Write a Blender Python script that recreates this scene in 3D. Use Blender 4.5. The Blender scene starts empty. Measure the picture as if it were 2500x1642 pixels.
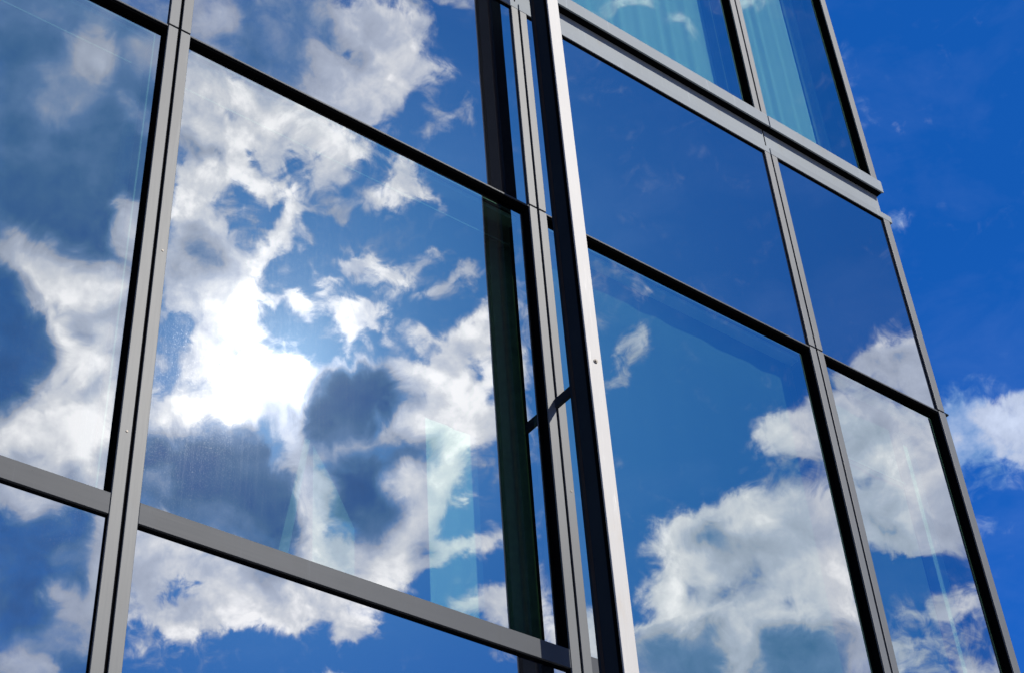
import bpy, bmesh, math, random
import numpy as np
from mathutils import Matrix, Vector
C = bpy.context.scene.collection
SC = bpy.context.scene
random.seed(4)
U = 4.5                      # metres from the camera to the facade
EYE = 1.6                    # camera height

# ------------------------------------------------------------------ camera
cam = bpy.data.cameras.new("camera"); co = bpy.data.objects.new("camera", cam); C.objects.link(co)
RX, UX, FX = (0.79725161, -0.60085423, -0.05800059), (-0.35802361, -0.54802244, 0.75596991), (0.48601334, 0.58193265, 0.65203177)
m = Matrix((RX, UX, tuple(-x for x in FX))).transposed().to_4x4()
m.translation = (0, 0, EYE); co.matrix_world = m
cam.sensor_fit = 'HORIZONTAL'; cam.sensor_width = 36; cam.lens = 36 * 4031.5 / 2500
cam.clip_start = .05; cam.clip_end = 20000
SC.camera = co

# ------------------------------------------------------------------ render settings, exposure
SC.view_settings.view_transform = 'Standard'; SC.view_settings.look = 'None'
SC.view_settings.exposure = 0; SC.view_settings.gamma = 1
SC.render.engine = 'CYCLES'
cy = SC.cycles
cy.max_bounces = 10; cy.diffuse_bounces = 3; cy.glossy_bounces = 5; cy.transparent_max_bounces = 12
cy.caustics_reflective = False; cy.caustics_refractive = False
cy.sample_clamp_indirect = 4
cy.use_denoising = True; cy.denoiser = 'OPENIMAGEDENOISE'; cy.denoising_input_passes = 'RGB_ALBEDO_NORMAL'

# ------------------------------------------------------------------ sun
SUN_AZ, SUN_EL = math.radians(26.8), math.radians(39.4)      # azimuth from -Y (out of the facade) towards +X
SUN = Vector((math.sin(SUN_AZ) * math.cos(SUN_EL), -math.cos(SUN_AZ) * math.cos(SUN_EL), math.sin(SUN_EL)))
sl = bpy.data.lights.new("sun", 'SUN'); sl.energy = 5.0; sl.angle = math.radians(.53); sl.color = (1, .95, .87)
so = bpy.data.objects.new("sun", sl); C.objects.link(so)
so.rotation_euler = (-SUN).to_track_quat('-Z', 'Y').to_euler(); so.location = SUN * 30

# ------------------------------------------------------------------ sky: tables of cloud cover, brightness and crispness
MIRROR_BASIS = ((0.767527, 0.641016, 0.0), (-0.417963, 0.500452, 0.758192), (0.486013, -0.581933, 0.652032))
CORNER_BASIS = ((0.532491, -0.846435, 0.0), (-0.523427, -0.329287, 0.785871), (0.665189, 0.41847, 0.61839))
# each entry: shape, cover, brightness, crispness, softness or radius, outline (thousandths, on the plane touching the sky sphere)
MIRROR_CLOUDS = [
    ('mass', 0.75, 0.44, 0.4, 1.49, (-199, 222, -81, 213, -87, 129, -179, 195, -201, 207)),
    ('puff', 0.8, 0.66, None, 0, (-163, 204, 14.9, 12.4)),
    ('puff', None, 0.7, None, 0, (-168, 211, 7.4, 6.2)),
    ('puff', None, 0.34, None, 0, (-143, 200, 5.5, 22.3)),
    ('puff', None, 0.5, None, 0, (-125, 191, 12.4, 14.9)),
    ('mass', 0.7, 0.62, 0.3, 1.98, (-219, 224, -192, 221, -193, 207, -219, 221)),
    ('mass', 1, 0.76, 0.9, 2.23, (-105, 214, -74, 205, -65, 211, -53, 210, -42, 197, -27, 194, -38, 189, -39, 182, -41, 176, -31, 171, -23, 158, -36, 157, -47, 149, -63, 138, -80, 135, -102, 149, -111, 159, -110, 169, -118, 171, -117, 180, -105, 187, -100, 204)),
    ('mass', 0.05, None, 0.8, 1.98, (-26, 194, -38, 188, -34, 182, -32, 173, -22, 157, -36, 153, -47, 147, -67, 136, -76, 128, -5, 91, -4, 206, -7, 206, -22, 198)),
    ('wisp', 0.75, 0.42, None, 4.46, (-98, 199, -97, 190)),
    ('puff', 0.5, 0.35, None, 0, (-88, 182, 6.4, 3.5)),
    ('wisp', None, 0.58, None, 3.47, (-89, 178, -77, 173, -65, 167)),
    ('wisp', 0.5, 0.36, None, 3.47, (-50, 208, -42, 205)),
    ('puff', None, 0.58, None, 0, (-66, 195, 9.9, 5.5)),
    ('puff', None, 0.9, None, 0, (-53, 166, 17.4, 11.9)),
    ('puff', None, 0.86, None, 0, (-105, 165, 6.9, 10.4)),
    ('wisp', None, 0.9, None, 2.23, (-62, 206, -42, 197, -29, 194)),
    ('puff', None, 0.84, None, 0, (-84, 197, 9.4, 5.0)),
    ('puff', None, 0.84, None, 0, (-86, 157, 14.9, 9.9)),
    ('wisp', 0.55, 0.76, None, 3.22, (-43, 130, -30, 137, -17, 134)),
    ('wisp', 0.45, 0.76, None, 2.48, (-17, 147, -21, 134)),
    ('wisp', 0.38, 0.7, None, 2.48, (-38, 151, -32, 141)),
    ('wisp', 0.3, 0.7, None, 1.98, (-12, 163, -11, 151)),
    ('wisp', 0.75, 0.82, None, 3.22, (-22, 205, -9, 203)),
    ('puff', 0.45, 0.8, None, 0, (-69, 129, 9.9, 5.0)),
    ('wisp', 0.35, 0.7, None, 2.98, (-59, 131, -47, 124)),
    ('wisp', 0.2, 0.6, 0.6, 3.47, (57, 165, 68, 161)),
    ('wisp', 0.2, 0.6, 0.6, 3.47, (69, 148, 76, 142)),
    ('wisp', 0.2, 0.6, 0.6, 3.47, (48, 140, 67, 138)),
    ('wisp', 0.2, 0.6, 0.6, 3.47, (52, 66, 54, 51)),
    ('wisp', 0.2, 0.6, 0.6, 3.47, (77, 64, 81, 56)),
    ('mass', 0.97, 0.24, 0.25, 1.24, (-295, 237, -243, 233, -196, 201, -195, 197, -228, 18, -251, -74, -317, -48)),
    ('mass', None, 0.42, None, 3.72, (-294, 227, -244, 223, -196, 198, -202, 181, -257, 207, -294, 215)),
    ('puff', None, 0.44, None, 0, (-254, 172, 32.2, 22.3)),
    ('puff', None, 0.68, None, -15, (-243, 188, 17.4, 13.9)),
    ('puff', None, 0.76, None, 0, (-242, 188, 7.4, 6.4)),
    ('puff', None, 0.52, None, 0, (-260, 169, 19.8, 14.9)),
    ('puff', None, 0.8, None, 0, (-236, 184, 5.0, 5.0)),
    ('puff', None, 0.6, None, 0, (-207, 188, 11.2, 19.8)),
    ('wisp', None, 0.62, None, 3.47, (-224, 159, -217, 154, -214, 140)),
    ('mass', None, 0.24, None, 6.2, (-300, 145, -271, 145, -237, 142, -234, 108, -241, 85, -304, 90)),
    ('puff', None, 0.33, None, 0, (-282, 134, 14.9, 9.9)),
    ('puff', None, 0.78, None, 0, (-227, 96, 7.4, 9.9)),
    ('puff', None, 0.85, None, 0, (-229, 77, 8.9, 14.9)),
    ('mass', 1, 0.96, 0.4, 2.48, (-308, 88, -286, 79, -268, 66, -244, 57, -228, 56, -232, 31, -241, -7, -254, -74, -287, -64, -319, -48, -317, -24, -289, -11, -276, 8, -277, 17, -286, 31, -296, 49, -302, 65)),
    ('mass', 0.7, 0.15, 0.2, 2.23, (-309, 69, -302, 65, -296, 48, -286, 30, -277, 17, -276, 8, -287, -8, -301, -14, -316, -18)),
    ('wisp', None, 0.55, None, 2.23, (-272, 34, -255, 31, -234, 38)),
    ('puff', 0.7, 0.5, None, 0, (-256, 21, 8.4, 5.0)),
    ('wisp', None, 0.62, None, 2.98, (-271, -16, -252, -5)),
    ('puff', None, 0.65, None, 0, (-296, -48, 8.7, 5.0)),
    ('puff', 0.6, 0.55, None, 0, (-272, -62, 6.2, 3.0)),
    ('puff', None, 0.98, None, 0, (-255, 52, 17.4, 7.4)),
    ('puff', None, 1, None, 0, (-262, -39, 9.9, 14.9)),
    ('mass', 0.6, 0.16, 0.35, 1.24, (-320, -50, -252, -76, -253, -90, -274, -188, -330, -183)),
    ('wisp', 0.95, 0.82, None, 6.45, (-314, -68, -302, -84, -287, -83, -272, -87, -260, -96)),
    ('wisp', 0.95, 0.78, None, 8.43, (-259, -98, -264, -121, -272, -144)),
    ('puff', 0.8, 0.5, None, 0, (-280, -115, 13.6, 9.9)),
    ('wisp', 0.9, 0.72, None, 8.93, (-291, -137, -274, -161)),
    ('wisp', 0.9, 0.74, None, 6.45, (-324, -173, -296, -179)),
    ('puff', 0.8, 0.5, None, 0, (-311, -164, 14.9, 7.4)),
    ('puff', 0.8, 0.5, None, 0, (-290, -160, 14.9, 12.4)),
    ('mass', 1, 0.9, 1, 1.98, (-190, 169, -181, 186, -125, 154, -89, 131, -73, 114, -82, 104, -94, 100, -105, 93, -120, 89, -133, 89, -145, 93, -152, 99, -163, 107, -168, 98, -169, 88, -161, 75, -157, 67, -145, 57, -146, 41, -150, 19, -148, 4, -137, 1, -113, -7, -122, -18, -128, -25, -131, -37, -165, -45, -189, -37, -203, -50, -213, -48, -218, -40, -232, -42, -227, -22, -213, 9, -206, 61, -195, 120)),
    ('puff', None, 1, None, 0, (-163, -15, 27.3, 19.8)),
    ('puff', None, 0.96, None, 0, (-179, 29, 19.8, 9.9)),
    ('puff', None, 0.84, None, 0, (-196, 40, 12.4, 7.4)),
    ('puff', None, 0.84, None, 0, (-163, 45, 9.9, 12.4)),
    ('puff', None, 0.8, None, 0, (-169, 170, 22.3, 9.9)),
    ('puff', None, 0.92, None, 0, (-150, 154, 14.9, 7.4)),
    ('puff', None, 0.78, None, 0, (-175, 148, 9.9, 5.0)),
    ('puff', None, 0.99, None, 0, (-126, 139, 19.8, 9.9)),
    ('puff', None, 0.97, None, 0, (-168, 113, 14.9, 7.4)),
    ('puff', None, 0.95, None, 0, (-195, 90, 9.9, 14.9)),
    ('puff', None, 0.95, None, 0, (-103, 120, 14.9, 7.4)),
    ('puff', None, 0.97, None, 0, (-144, 106, 9.9, 9.9)),
    ('wisp', 0.8, 0.5, 0.6, 3.47, (-189, 136, -185, 118)),
    ('wisp', 0.5, 0.4, None, 1.98, (-177, 125, -167, 121)),
    ('puff', 0.7, 0.55, None, 0, (-157, 145, 4.5, 3.0)),
    ('puff', None, 0.7, None, 0, (-118, 132, 5.0, 2.0)),
    ('mass', 0.85, 0.36, 0.4, 3.72, (-200, 73, -193, 73, -180, 75, -175, 70, -168, 57, -167, 48, -180, 45, -190, 52, -198, 63)),
    ('puff', 0.9, 0.78, None, 0, (-203, 55, 7.4, 12.4)),
    ('mass', 0.15, None, 0.8, 1.49, (-212, 21, -204, 23, -187, 20, -186, 17, -192, 6, -196, -5, -200, -13, -207, -20, -220, -23, -218, -13, -215, 6)),
    ('puff', 0.95, 0.95, None, 0, (-210, 4, 2.7, 5.0)),
    ('puff', 0.95, 0.9, None, 0, (-216, -15, 4.5, 4.5)),
    ('puff', 0.6, 0.9, None, 0, (-208, 16, 3.5, 1.7)),
    ('puff', 0.7, 0.9, None, 0, (-200, -13, 3.5, 2.5)),
    ('puff', 0.8, 0.75, None, 0, (-194, -18, 12.4, 6.0)),
    ('puff', 0.7, 0.85, None, 0, (-155, 0, 12.4, 6.0)),
    ('puff', 0.75, 0.75, None, 0, (-170, 7, 6.4, 2.0)),
    ('mass', 0.15, None, 1, 1.49, (-136, 107, -129, 110, -122, 116, -114, 119, -106, 120, -109, 112, -106, 105, -114, 97, -130, 98)),
    ('puff', 0.8, 0.85, None, 0, (-125, 107, 5.5, 3.0)),
    ('puff', 0.6, 0.8, None, 0, (-119, 114, 3.5, 2.5)),
    ('puff', 0.6, 0.85, None, 0, (-131, 103, 5.0, 2.5)),
    ('puff', 0.4, None, None, 0, (-103, 113, 3.5, 2.5)),
    ('wisp', 0.3, None, None, 2.73, (-144, 123, -141, 117)),
    ('puff', 0.8, 0.6, None, 0, (-137, 114, 5.5, 3.5)),
    ('mass', 0.15, None, 1, 1.49, (-166, 107, -160, 107, -154, 101, -151, 90, -141, 85, -152, 82, -159, 79, -168, 83)),
    ('mass', 0.12, None, 1, 1.74, (-168, 95, -156, 91, -144, 90, -129, 88, -132, 81, -139, 72, -146, 65, -153, 67, -158, 72, -161, 77, -163, 82, -169, 84)),
    ('puff', 0.85, 0.85, None, 0, (-163, 86, 6.9, 4.0)),
    ('puff', 0.55, 0.8, None, 0, (-153, 83, 6.4, 3.0)),
    ('puff', 0.5, 0.7, None, 0, (-145, 82, 7.4, 3.0)),
    ('puff', 0.5, 0.7, None, 0, (-146, 73, 5.0, 5.5)),
    ('puff', 0.5, 0.5, None, 0, (-160, 62, 3.0, 2.2)),
    ('puff', 0.8, 0.6, None, 0, (-149, 58, 6.4, 5.0)),
    ('wisp', 1, 0.93, None, 5.21, (-148, 49, -138, 60, -129, 74, -125, 80, -115, 85)),
    ('wisp', 0.85, 0.85, None, 1.49, (-120, 71, -118, 66, -120, 61, -128, 60)),
    ('mass', 0.05, None, 0.9, 1.49, (-121, 91, -105, 95, -96, 44, -104, 7, -114, -2, -128, 3, -134, 9, -147, 10, -148, 22, -145, 39, -144, 48, -134, 53, -128, 59, -125, 66, -124, 78)),
    ('wisp', 1, 0.93, None, 4.71, (-148, 49, -138, 60, -129, 74, -125, 80, -115, 85)),
    ('wisp', 0.85, 0.85, None, 1.49, (-120, 71, -118, 66, -120, 61, -128, 60)),
    ('puff', 0.7, 0.9, None, 0, (-144, 41, 2.5, 3.5)),
    ('puff', 0.8, 0.95, None, 0, (-146, 27, 3.0, 6.0)),
    ('puff', 0.4, 0.8, None, 0, (-131, 47, 2.5, 4.0)),
    ('mass', 0.95, 0.82, 1, 1.98, (-84, 87, -74, 94, -63, 102, -58, 108, -53, 107, -48, 98, -41, 90, -35, 81, -42, 81, -50, 85, -59, 85, -64, 78, -75, 83)),
    ('wisp', 0.6, 0.8, None, 2.48, (-69, 111, -59, 107)),
    ('puff', 0.6, 0.75, None, 0, (-100, 87, 14.9, 4.0)),
    ('puff', 0.9, 0.85, None, 0, (-118, 85, 5.5, 2.5)),
    ('puff', 0.7, 0.8, None, 0, (-124, 90, 6.4, 2.5)),
    ('wisp', 0.6, 0.75, None, 2.48, (-100, 84, -94, 79, -92, 75)),
    ('wisp', 0.75, 0.8, None, 3.47, (-77, 87, -65, 81)),
    ('wisp', 0.7, 0.85, None, 2.73, (-48, 88, -36, 81)),
    ('puff', 0.15, 0.6, None, 0, (-70, 66, 12.4, 6.2)),
    ('mass', 1, 0.86, 1, 1.49, (-102, 57, -94, 59, -84, 60, -75, 56, -67, 48, -57, 46, -54, 41, -58, 36, -67, 37, -76, 40, -86, 43, -95, 42, -101, 42, -102, 52)),
    ('wisp', 0.85, 0.85, None, 2.48, (-58, 47, -47, 51, -43, 48)),
    ('wisp', 0.4, 0.8, None, 3.97, (-81, 36, -68, 29)),
    ('puff', 0.4, 0.8, None, 0, (-90, 63, 3.0, 2.2)),
    ('mass', 1, 0.96, 1, 1.24, (-106, 26, -98, 30, -89, 27, -79, 29, -76, 20, -73, 18, -73, 8, -79, 13, -86, 10, -90, 8, -96, 1, -100, -3, -106, 3, -109, 12, -112, 18)),
    ('wisp', 0.85, 0.9, None, 1.74, (-89, 6, -84, -1)),
    ('puff', 0.6, 0.9, None, 0, (-111, 25, 3.0, 4.5)),
    ('mass', 1, 0.98, 1, 0.99, (-134, 37, -125, 33, -118, 23, -113, 18, -121, 18, -126, 16, -130, 21, -137, 28)),
    ('wisp', 0.85, 0.9, None, 2.23, (-118, 25, -114, 32, -107, 39)),
    ('wisp', 0.9, 0.95, None, 2.98, (-143, 27, -132, 34)),
    ('wisp', 0.6, 0.85, None, 1.24, (-131, 55, -124, 53)),
    ('wisp', 0.6, 0.85, None, 1.49, (-119, 50, -115, 44)),
    ('puff', 0.45, 0.7, None, 0, (-111, 53, 2.5, 2.2)),
    ('mass', 1, 0.84, 1, 1.49, (-51, 25, -43, 37, -33, 40, -19, 45, -11, 45, -12, 37, -24, 33, -34, 30, -44, 26, -48, 23)),
    ('puff', 0.8, 0.85, None, 0, (-54, 28, 2.7, 2.2)),
    ('wisp', 0.4, 0.7, None, 2.23, (-38, 43, -33, 49)),
    ('puff', 0.3, 0.7, None, 0, (-28, 26, 9.9, 3.5)),
    ('wisp', 0.7, 0.8, None, 2.23, (-76, 5, -70, 5, -64, 7)),
    ('wisp', 0.85, 0.86, None, 2.98, (-56, 6, -51, 1, -42, -3)),
    ('wisp', 0.5, 0.8, None, 1.98, (-71, 4, -69, -2)),
    ('wisp', 0.5, None, None, 1.24, (-64, 7, -56, 4)),
    ('mass', 1, 0.95, 0.8, 1.24, (-38, 5, -31, 9, -24, 15, -16, 20, -10, 21, -12, -67, -80, -62, -78, -48, -73, -41, -63, -36, -55, -31, -62, -25, -68, -23, -71, -15, -80, -12, -92, -10, -101, -11, -108, -15, -115, -21, -122, -29, -130, -41, -140, -41, -139, -29, -124, -17, -109, -9, -99, -6, -78, -9, -71, -7, -58, -6, -52, -12, -44, -7, -41, -1)),
    ('puff', 0.3, None, 0.8, 0, (-20, -18, 4.2, 6.2)),
    ('puff', None, 0.82, None, 0, (-28, -9, 14.9, 7.4)),
    ('puff', None, 0.78, None, 0, (-27, -26, 6.0, 9.9)),
    ('puff', None, 0.8, None, 0, (-53, -21, 4.5, 3.0)),
    ('mass', 0.97, 0.18, 0.25, 1.74, (-108, -16, -100, -12, -81, -13, -71, -16, -67, -24, -56, -31, -67, -35, -75, -42, -83, -48, -88, -61, -136, -58, -130, -39, -121, -29)),
    ('puff', None, 0.2, None, 0, (-100, -22, 17.4, 9.9)),
    ('puff', None, 0.32, None, 0, (-112, -48, 14.9, 7.4)),
    ('mass', 0.97, 0.21, 0.25, 1.74, (-226, -43, -214, -43, -204, -51, -196, -45, -187, -39, -171, -45, -151, -52, -147, -62, -134, -66, -127, -68, -129, -84, -129, -106, -140, -121, -166, -111, -206, -96, -233, -84)),
    ('puff', None, 0.5, None, 0, (-216, -77, 12.4, 9.9)),
    ('puff', None, 0.58, None, 0, (-219, -71, 7.4, 5.0)),
    ('puff', None, 0.48, None, 0, (-185, -96, 11.2, 5.0)),
    ('puff', None, 0.42, None, 0, (-192, -91, 14.9, 5.0)),
    ('puff', None, 0.4, None, 0, (-171, -48, 22.3, 6.2)),
    ('puff', None, 0.27, None, 0, (-160, -66, 9.9, 12.4)),
    ('puff', None, 0.38, None, 0, (-167, -103, 12.4, 5.0)),
    ('wisp', 1, 0.8, 0.3, 7.44, (-137, -40, -135, -55, -128, -65)),
    ('puff', None, 0.9, None, 0, (-134, -45, 7.4, 7.4)),
    ('mass', 0.95, 0.4, 0.25, 4.46, (-116, -42, -83, -44, -84, -59, -116, -56)),
    ('wisp', 0.95, 0.6, 0.3, 4.22, (-132, -66, -116, -63, -98, -59, -80, -60, -72, -58)),
    ('puff', None, 0.68, None, 0, (-88, -60, 7.4, 2.5)),
    ('mass', 0.97, 0.21, 0.25, 1.74, (-116, -69, -101, -65, -85, -68, -70, -66, -55, -59, -57, -78, -81, -77, -88, -82, -83, -91, -73, -97, -71, -107, -84, -114, -87, -127, -93, -124, -103, -113, -109, -102, -116, -94)),
    ('puff', None, 0.36, None, 0, (-88, -105, 14.9, 7.4)),
    ('puff', None, 0.45, None, 0, (-97, -115, 12.4, 6.4)),
    ('mass', 0.6, 0.3, None, 1.98, (-56, -58, -40, -59, -44, -66, -57, -76)),
    ('puff', 1, 0.97, None, 0, (-123, -80, 6.9, 8.4)),
    ('wisp', 1, 0.85, None, 7.44, (-122, -79, -122, -92, -123, -107, -126, -116)),
    ('puff', 0.9, 0.7, None, 0, (-113, -88, 5.0, 3.5)),
    ('mass', 1, 0.86, 0.6, 1.74, (-148, -121, -140, -118, -129, -109, -117, -107, -113, -114, -103, -114, -89, -125, -82, -112, -72, -109, -69, -100, -80, -85, -86, -78, -58, -77, -40, -65, -26, -73, -29, -80, -33, -86, -42, -99, -50, -114, -44, -120, -29, -121, -16, -114, -12, -114, -12, -126, -24, -129, -35, -134, -60, -142, -73, -151)),
    ('puff', None, 0.93, None, 0, (-36, -75, 12.4, 7.4)),
    ('puff', None, 0.92, None, 0, (-84, -136, 14.9, 7.4)),
    ('puff', None, 0.76, None, 0, (-60, -87, 5.0, 9.9)),
    ('puff', None, 0.8, None, 0, (-101, -127, 9.9, 5.0)),
    ('mass', 0.08, None, 0.9, 1.24, (-27, -76, -15, -73, -13, -114, -19, -115, -27, -120, -39, -120, -49, -116, -43, -107, -41, -99, -30, -103, -42, -96, -35, -88, -28, -83)),
    ('wisp', 0.8, 0.85, None, 2.73, (-32, -92, -27, -93)),
    ('wisp', 0.7, 0.8, None, 1.74, (-40, -97, -34, -98, -30, -103)),
    ('puff', 0.6, 0.8, None, 0, (-16, -83, 3.5, 3.0)),
    ('puff', 0.5, 0.8, None, 0, (-21, -76, 7.4, 2.0)),
    ('mass', 0.05, None, 0.9, 1.24, (-73, -151, -60, -142, -45, -137, -34, -133, -27, -129, -12, -128, -11, -147, -19, -151, -23, -156, -33, -156, -42, -163, -44, -174)),
    ('mass', 1, 0.84, 0.9, 1.24, (-42, -163, -33, -156, -23, -157, -18, -152, -12, -147, -12, -177, -27, -171)),
    ('mass', 0.35, 0.5, None, 1.24, (-65, -124, -58, -123, -50, -125, -52, -131, -61, -129)),
    ('wisp', 0.5, 0.8, None, 2.23, (-26, -132, -23, -134)),
    ('puff', 1, 1, None, 0, (-44, -49, 19.8, 9.9)),
    ('puff', 1, 0.98, None, 0, (-35, -62, 14.9, 7.4)),
    ('mass', 0.06, 0.8, 0.9, 0.74, (-243, -83, -232, -95, 21, -203, 19, -220, -264, -198)),
    ('mass', 1, 0.88, 1, 1.49, (-237, -97, -187, -118, -147, -134, -118, -148, -121, -164, -129, -166, -133, -166, -139, -164, -145, -165, -150, -170, -152, -166, -164, -163, -178, -167, -190, -165, -203, -168, -208, -169, -221, -173, -227, -170, -221, -161, -227, -153, -242, -151)),
    ('mass', 1, 0.86, 1, 1.49, (-149, -135, -94, -158, -93, -166, -101, -173, -108, -181, -118, -182, -126, -177, -125, -167, -127, -156, -134, -165, -148, -170, -154, -166)),
    ('mass', 0.08, None, 1, 1.24, (-223, -135, -217, -129, -214, -125, -205, -125, -203, -133, -197, -138, -201, -141, -207, -139, -217, -141)),
    ('puff', 0.7, 0.85, None, 0, (-215, -128, 2.0, 3.5)),
    ('wisp', 0.7, None, None, 1.49, (-203, -127, -205, -133)),
    ('puff', None, 0.68, None, 0, (-162, -135, 14.9, 6.0)),
    ('puff', None, 0.78, None, 0, (-156, -147, 9.9, 7.4)),
    ('puff', None, 0.76, None, 0, (-207, -149, 14.9, 3.5)),
    ('puff', None, 0.8, None, 0, (-229, -137, 9.9, 7.4)),
    ('puff', None, 0.94, None, 0, (-179, -151, 12.4, 7.4)),
    ('puff', 0.4, 0.75, None, 0, (-234, -163, 9.9, 9.9)),
    ('puff', 0.4, 0.75, None, 0, (-184, -168, 5.5, 3.0)),
    ('puff', 0.2, 0.7, None, 0, (-196, -172, 9.9, 4.5)),
    ('puff', 0.22, 0.7, None, 0, (-232, -178, 14.9, 4.5)),
    ('puff', 0.18, 0.7, None, 0, (-209, -181, 14.9, 4.5)),
    ('puff', 0.8, 0.85, None, 0, (-122, -195, 4.5, 2.5)),
    ('puff', 0.8, 0.85, None, 0, (-22, -191, 4.5, 3.0)),
    ('puff', 0.5, 0.8, None, 0, (-15, -193, 3.0, 1.5)),
    ('mass', 0.9, 0.8, None, 1.49, (23, -166, 44, -172, 41, -212, 20, -210)),
    ('mass', 0.05, None, 0.8, 0.99, (42, 62, 182, -24, 199, -224, 38, -212)),
    ('wisp', 0.55, 0.75, None, 3.72, (68, 27, 82, 15)),
    ('puff', 0.8, 0.8, None, 0, (80, 16, 3.5, 2.0)),
    ('puff', 0.25, 0.7, None, 0, (59, 27, 9.9, 5.5)),
    ('wisp', 0.55, 0.7, None, 5.46, (77, -7, 73, -15, 59, -31)),
    ('puff', 0.7, 0.76, None, 0, (75, -10, 4.5, 4.5)),
    ('puff', 0.25, 0.7, None, 0, (57, 2, 7.4, 6.0)),
    ('puff', 0.4, 0.75, None, 0, (60, -82, 5.5, 2.0)),
    ('mass', 1, 0.84, 0.6, 1.49, (143, -70, 150, -64, 162, -60, 172, -56, 183, -65, 190, -86, 189, -99, 172, -99, 160, -90, 150, -86, 144, -79)),
    ('mass', 1, 0.88, 0.5, 1.98, (69, -140, 77, -130, 85, -117, 98, -115, 115, -110, 135, -108, 146, -102, 165, -107, 182, -103, 198, -106, 196, -229, 60, -218, 60, -185, 78, -178, 63, -167, 68, -159, 84, -146)),
    ('wisp', 0.35, 0.6, None, 2.98, (149, -99, 165, -104, 182, -99)),
    ('puff', 0.25, None, None, 0, (77, -148, 5.5, 3.0)),
    ('puff', 0.2, None, None, 0, (71, -173, 6.4, 2.0)),
    ('mass', 0.45, 0.5, None, 2.23, (113, -158, 128, -157, 135, -151, 143, -152, 138, -161, 128, -174, 114, -171)),
    ('puff', 0.4, 0.5, None, 0, (155, -171, 6.4, 3.5)),
    ('puff', 0.6, 0.6, None, 0, (101, -163, 4.0, 5.0)),
    ('puff', None, 0.4, None, 0, (113, -133, 16.4, 7.4)),
    ('puff', None, 0.6, None, 0, (139, -140, 22.3, 8.9)),
    ('puff', None, 0.72, None, 0, (170, -124, 14.9, 9.9)),
    ('puff', None, 0.88, None, 0, (90, -156, 12.4, 6.0)),
    ('puff', None, 0.86, None, 0, (92, -128, 9.9, 7.4)),
    ('mass', None, 0.38, None, 2.23, (63, -190, 83, -184, 113, -184, 117, -199, 121, -223, 60, -218)),
    ('mass', None, 0.33, None, 2.23, (130, -224, 135, -198, 149, -187, 174, -187, 192, -192, 192, -228)),
    ('wisp', 1, 0.9, None, 2.48, (61, -184, 83, -180, 105, -182, 112, -176)),
    ('wisp', 1, 0.88, None, 5.95, (121, -178, 134, -169, 147, -175)),
    ('wisp', None, 0.88, None, 2.98, (149, -184, 176, -179, 193, -176)),
    ('puff', None, 0.8, None, 0, (122, -202, 6.0, 5.5)),
    ('mass', 0.03, None, 0.6, 0.99, (158, 117, 211, 64, 256, -67, 182, -21, 166, 52)),
    ('mass', 1, 0.76, 0.9, 1.49, (199, -31, 211, -22, 214, -19, 221, -17, 229, -19, 237, -18, 245, -15, 257, -69, 232, -53, 212, -40)),
    ('puff', None, 0.6, None, 0, (236, -31, 6.9, 6.0)),
    ('wisp', 0.3, 0.7, None, 2.48, (220, -15, 229, -14)),
    ('puff', None, 0.86, None, 0, (222, -25, 6.4, 4.5)),
    ('mass', 0.95, 0.8, 0.6, 0.99, (188, -34, 248, -70, 259, -76, 279, -154, 204, -148)),
    ('puff', 0.6, 0.5, None, -15, (223, -54, 9.9, 2.5)),
    ('puff', 0.5, 0.5, None, 0, (195, -42, 6.4, 5.5)),
    ('puff', None, 0.54, None, 0, (218, -77, 10.9, 6.4)),
    ('puff', 0.5, 0.5, None, 0, (219, -104, 6.0, 3.0)),
    ('puff', None, 0.82, None, 0, (211, -51, 9.9, 4.0)),
    ('puff', None, 0.78, None, 0, (202, -69, 7.4, 6.0)),
    ('puff', None, 0.6, None, 0, (243, -60, 7.4, 4.0)),
    ('puff', None, 0.8, None, 0, (207, -100, 9.9, 6.0)),
    ('mass', 0.4, 0.5, None, 1.98, (151, -88, 164, -92, 178, -94, 176, -102, 163, -103, 150, -106)),
    ('puff', None, 0.48, None, 0, (229, -137, 10.9, 2.5)),
    ('puff', None, 0.54, None, 0, (233, -122, 6.9, 3.5)),
    ('puff', None, 0.92, None, 0, (243, -134, 3.5, 2.5)),
    ('puff', None, 0.82, None, 0, (213, -139, 6.4, 5.0)),
    ('puff', None, 0.5, None, 0, (219, -131, 3.5, 4.0)),
    ('puff', None, 0.6, None, 0, (255, -132, 7.4, 4.0)),
    ('puff', None, 0.76, None, 0, (235, -165, 9.9, 7.4)),
    ('puff', None, 0.78, None, 0, (215, -164, 5.0, 12.4)),
    ('mass', 0.56, 0.66, 1, 1.98, (215, -200, 226, -190, 225, -173, 231, -174, 238, -183, 242, -188, 244, -195, 253, -197, 270, -192, 280, -231, 217, -226)),
    ('puff', 1, 0.8, None, 0, (257, -183, 12.4, 9.4)),
    ('puff', 0.75, 0.72, None, 0, (219, -207, 6.4, 4.0)),
    ('puff', 0.7, 0.7, None, 0, (221, -218, 9.9, 3.0)),
    ('puff', 0.95, 0.76, None, 0, (268, -219, 11.4, 7.4)),
    ('puff', 0.5, 0.7, None, 0, (232, -208, 7.4, 3.5)),
    ('puff', 0.15, None, None, 0, (249, -209, 6.4, 5.0)),
    ('puff', 0.15, None, None, 0, (235, -197, 4.5, 5.5)),
    ('mass', 0.05, None, 0.6, 0.99, (43, 203, 204, 191, 228, 80, 123, 150)),
    ('puff', 0.65, 0.85, 0.7, 0, (90, 194, 14.9, 4.5)),
    ('puff', 0.35, 0.7, None, 0, (74, 191, 9.9, 4.0)),
    ('puff', 0.55, 0.8, None, 0, (117, 183, 10.4, 4.0)),
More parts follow.
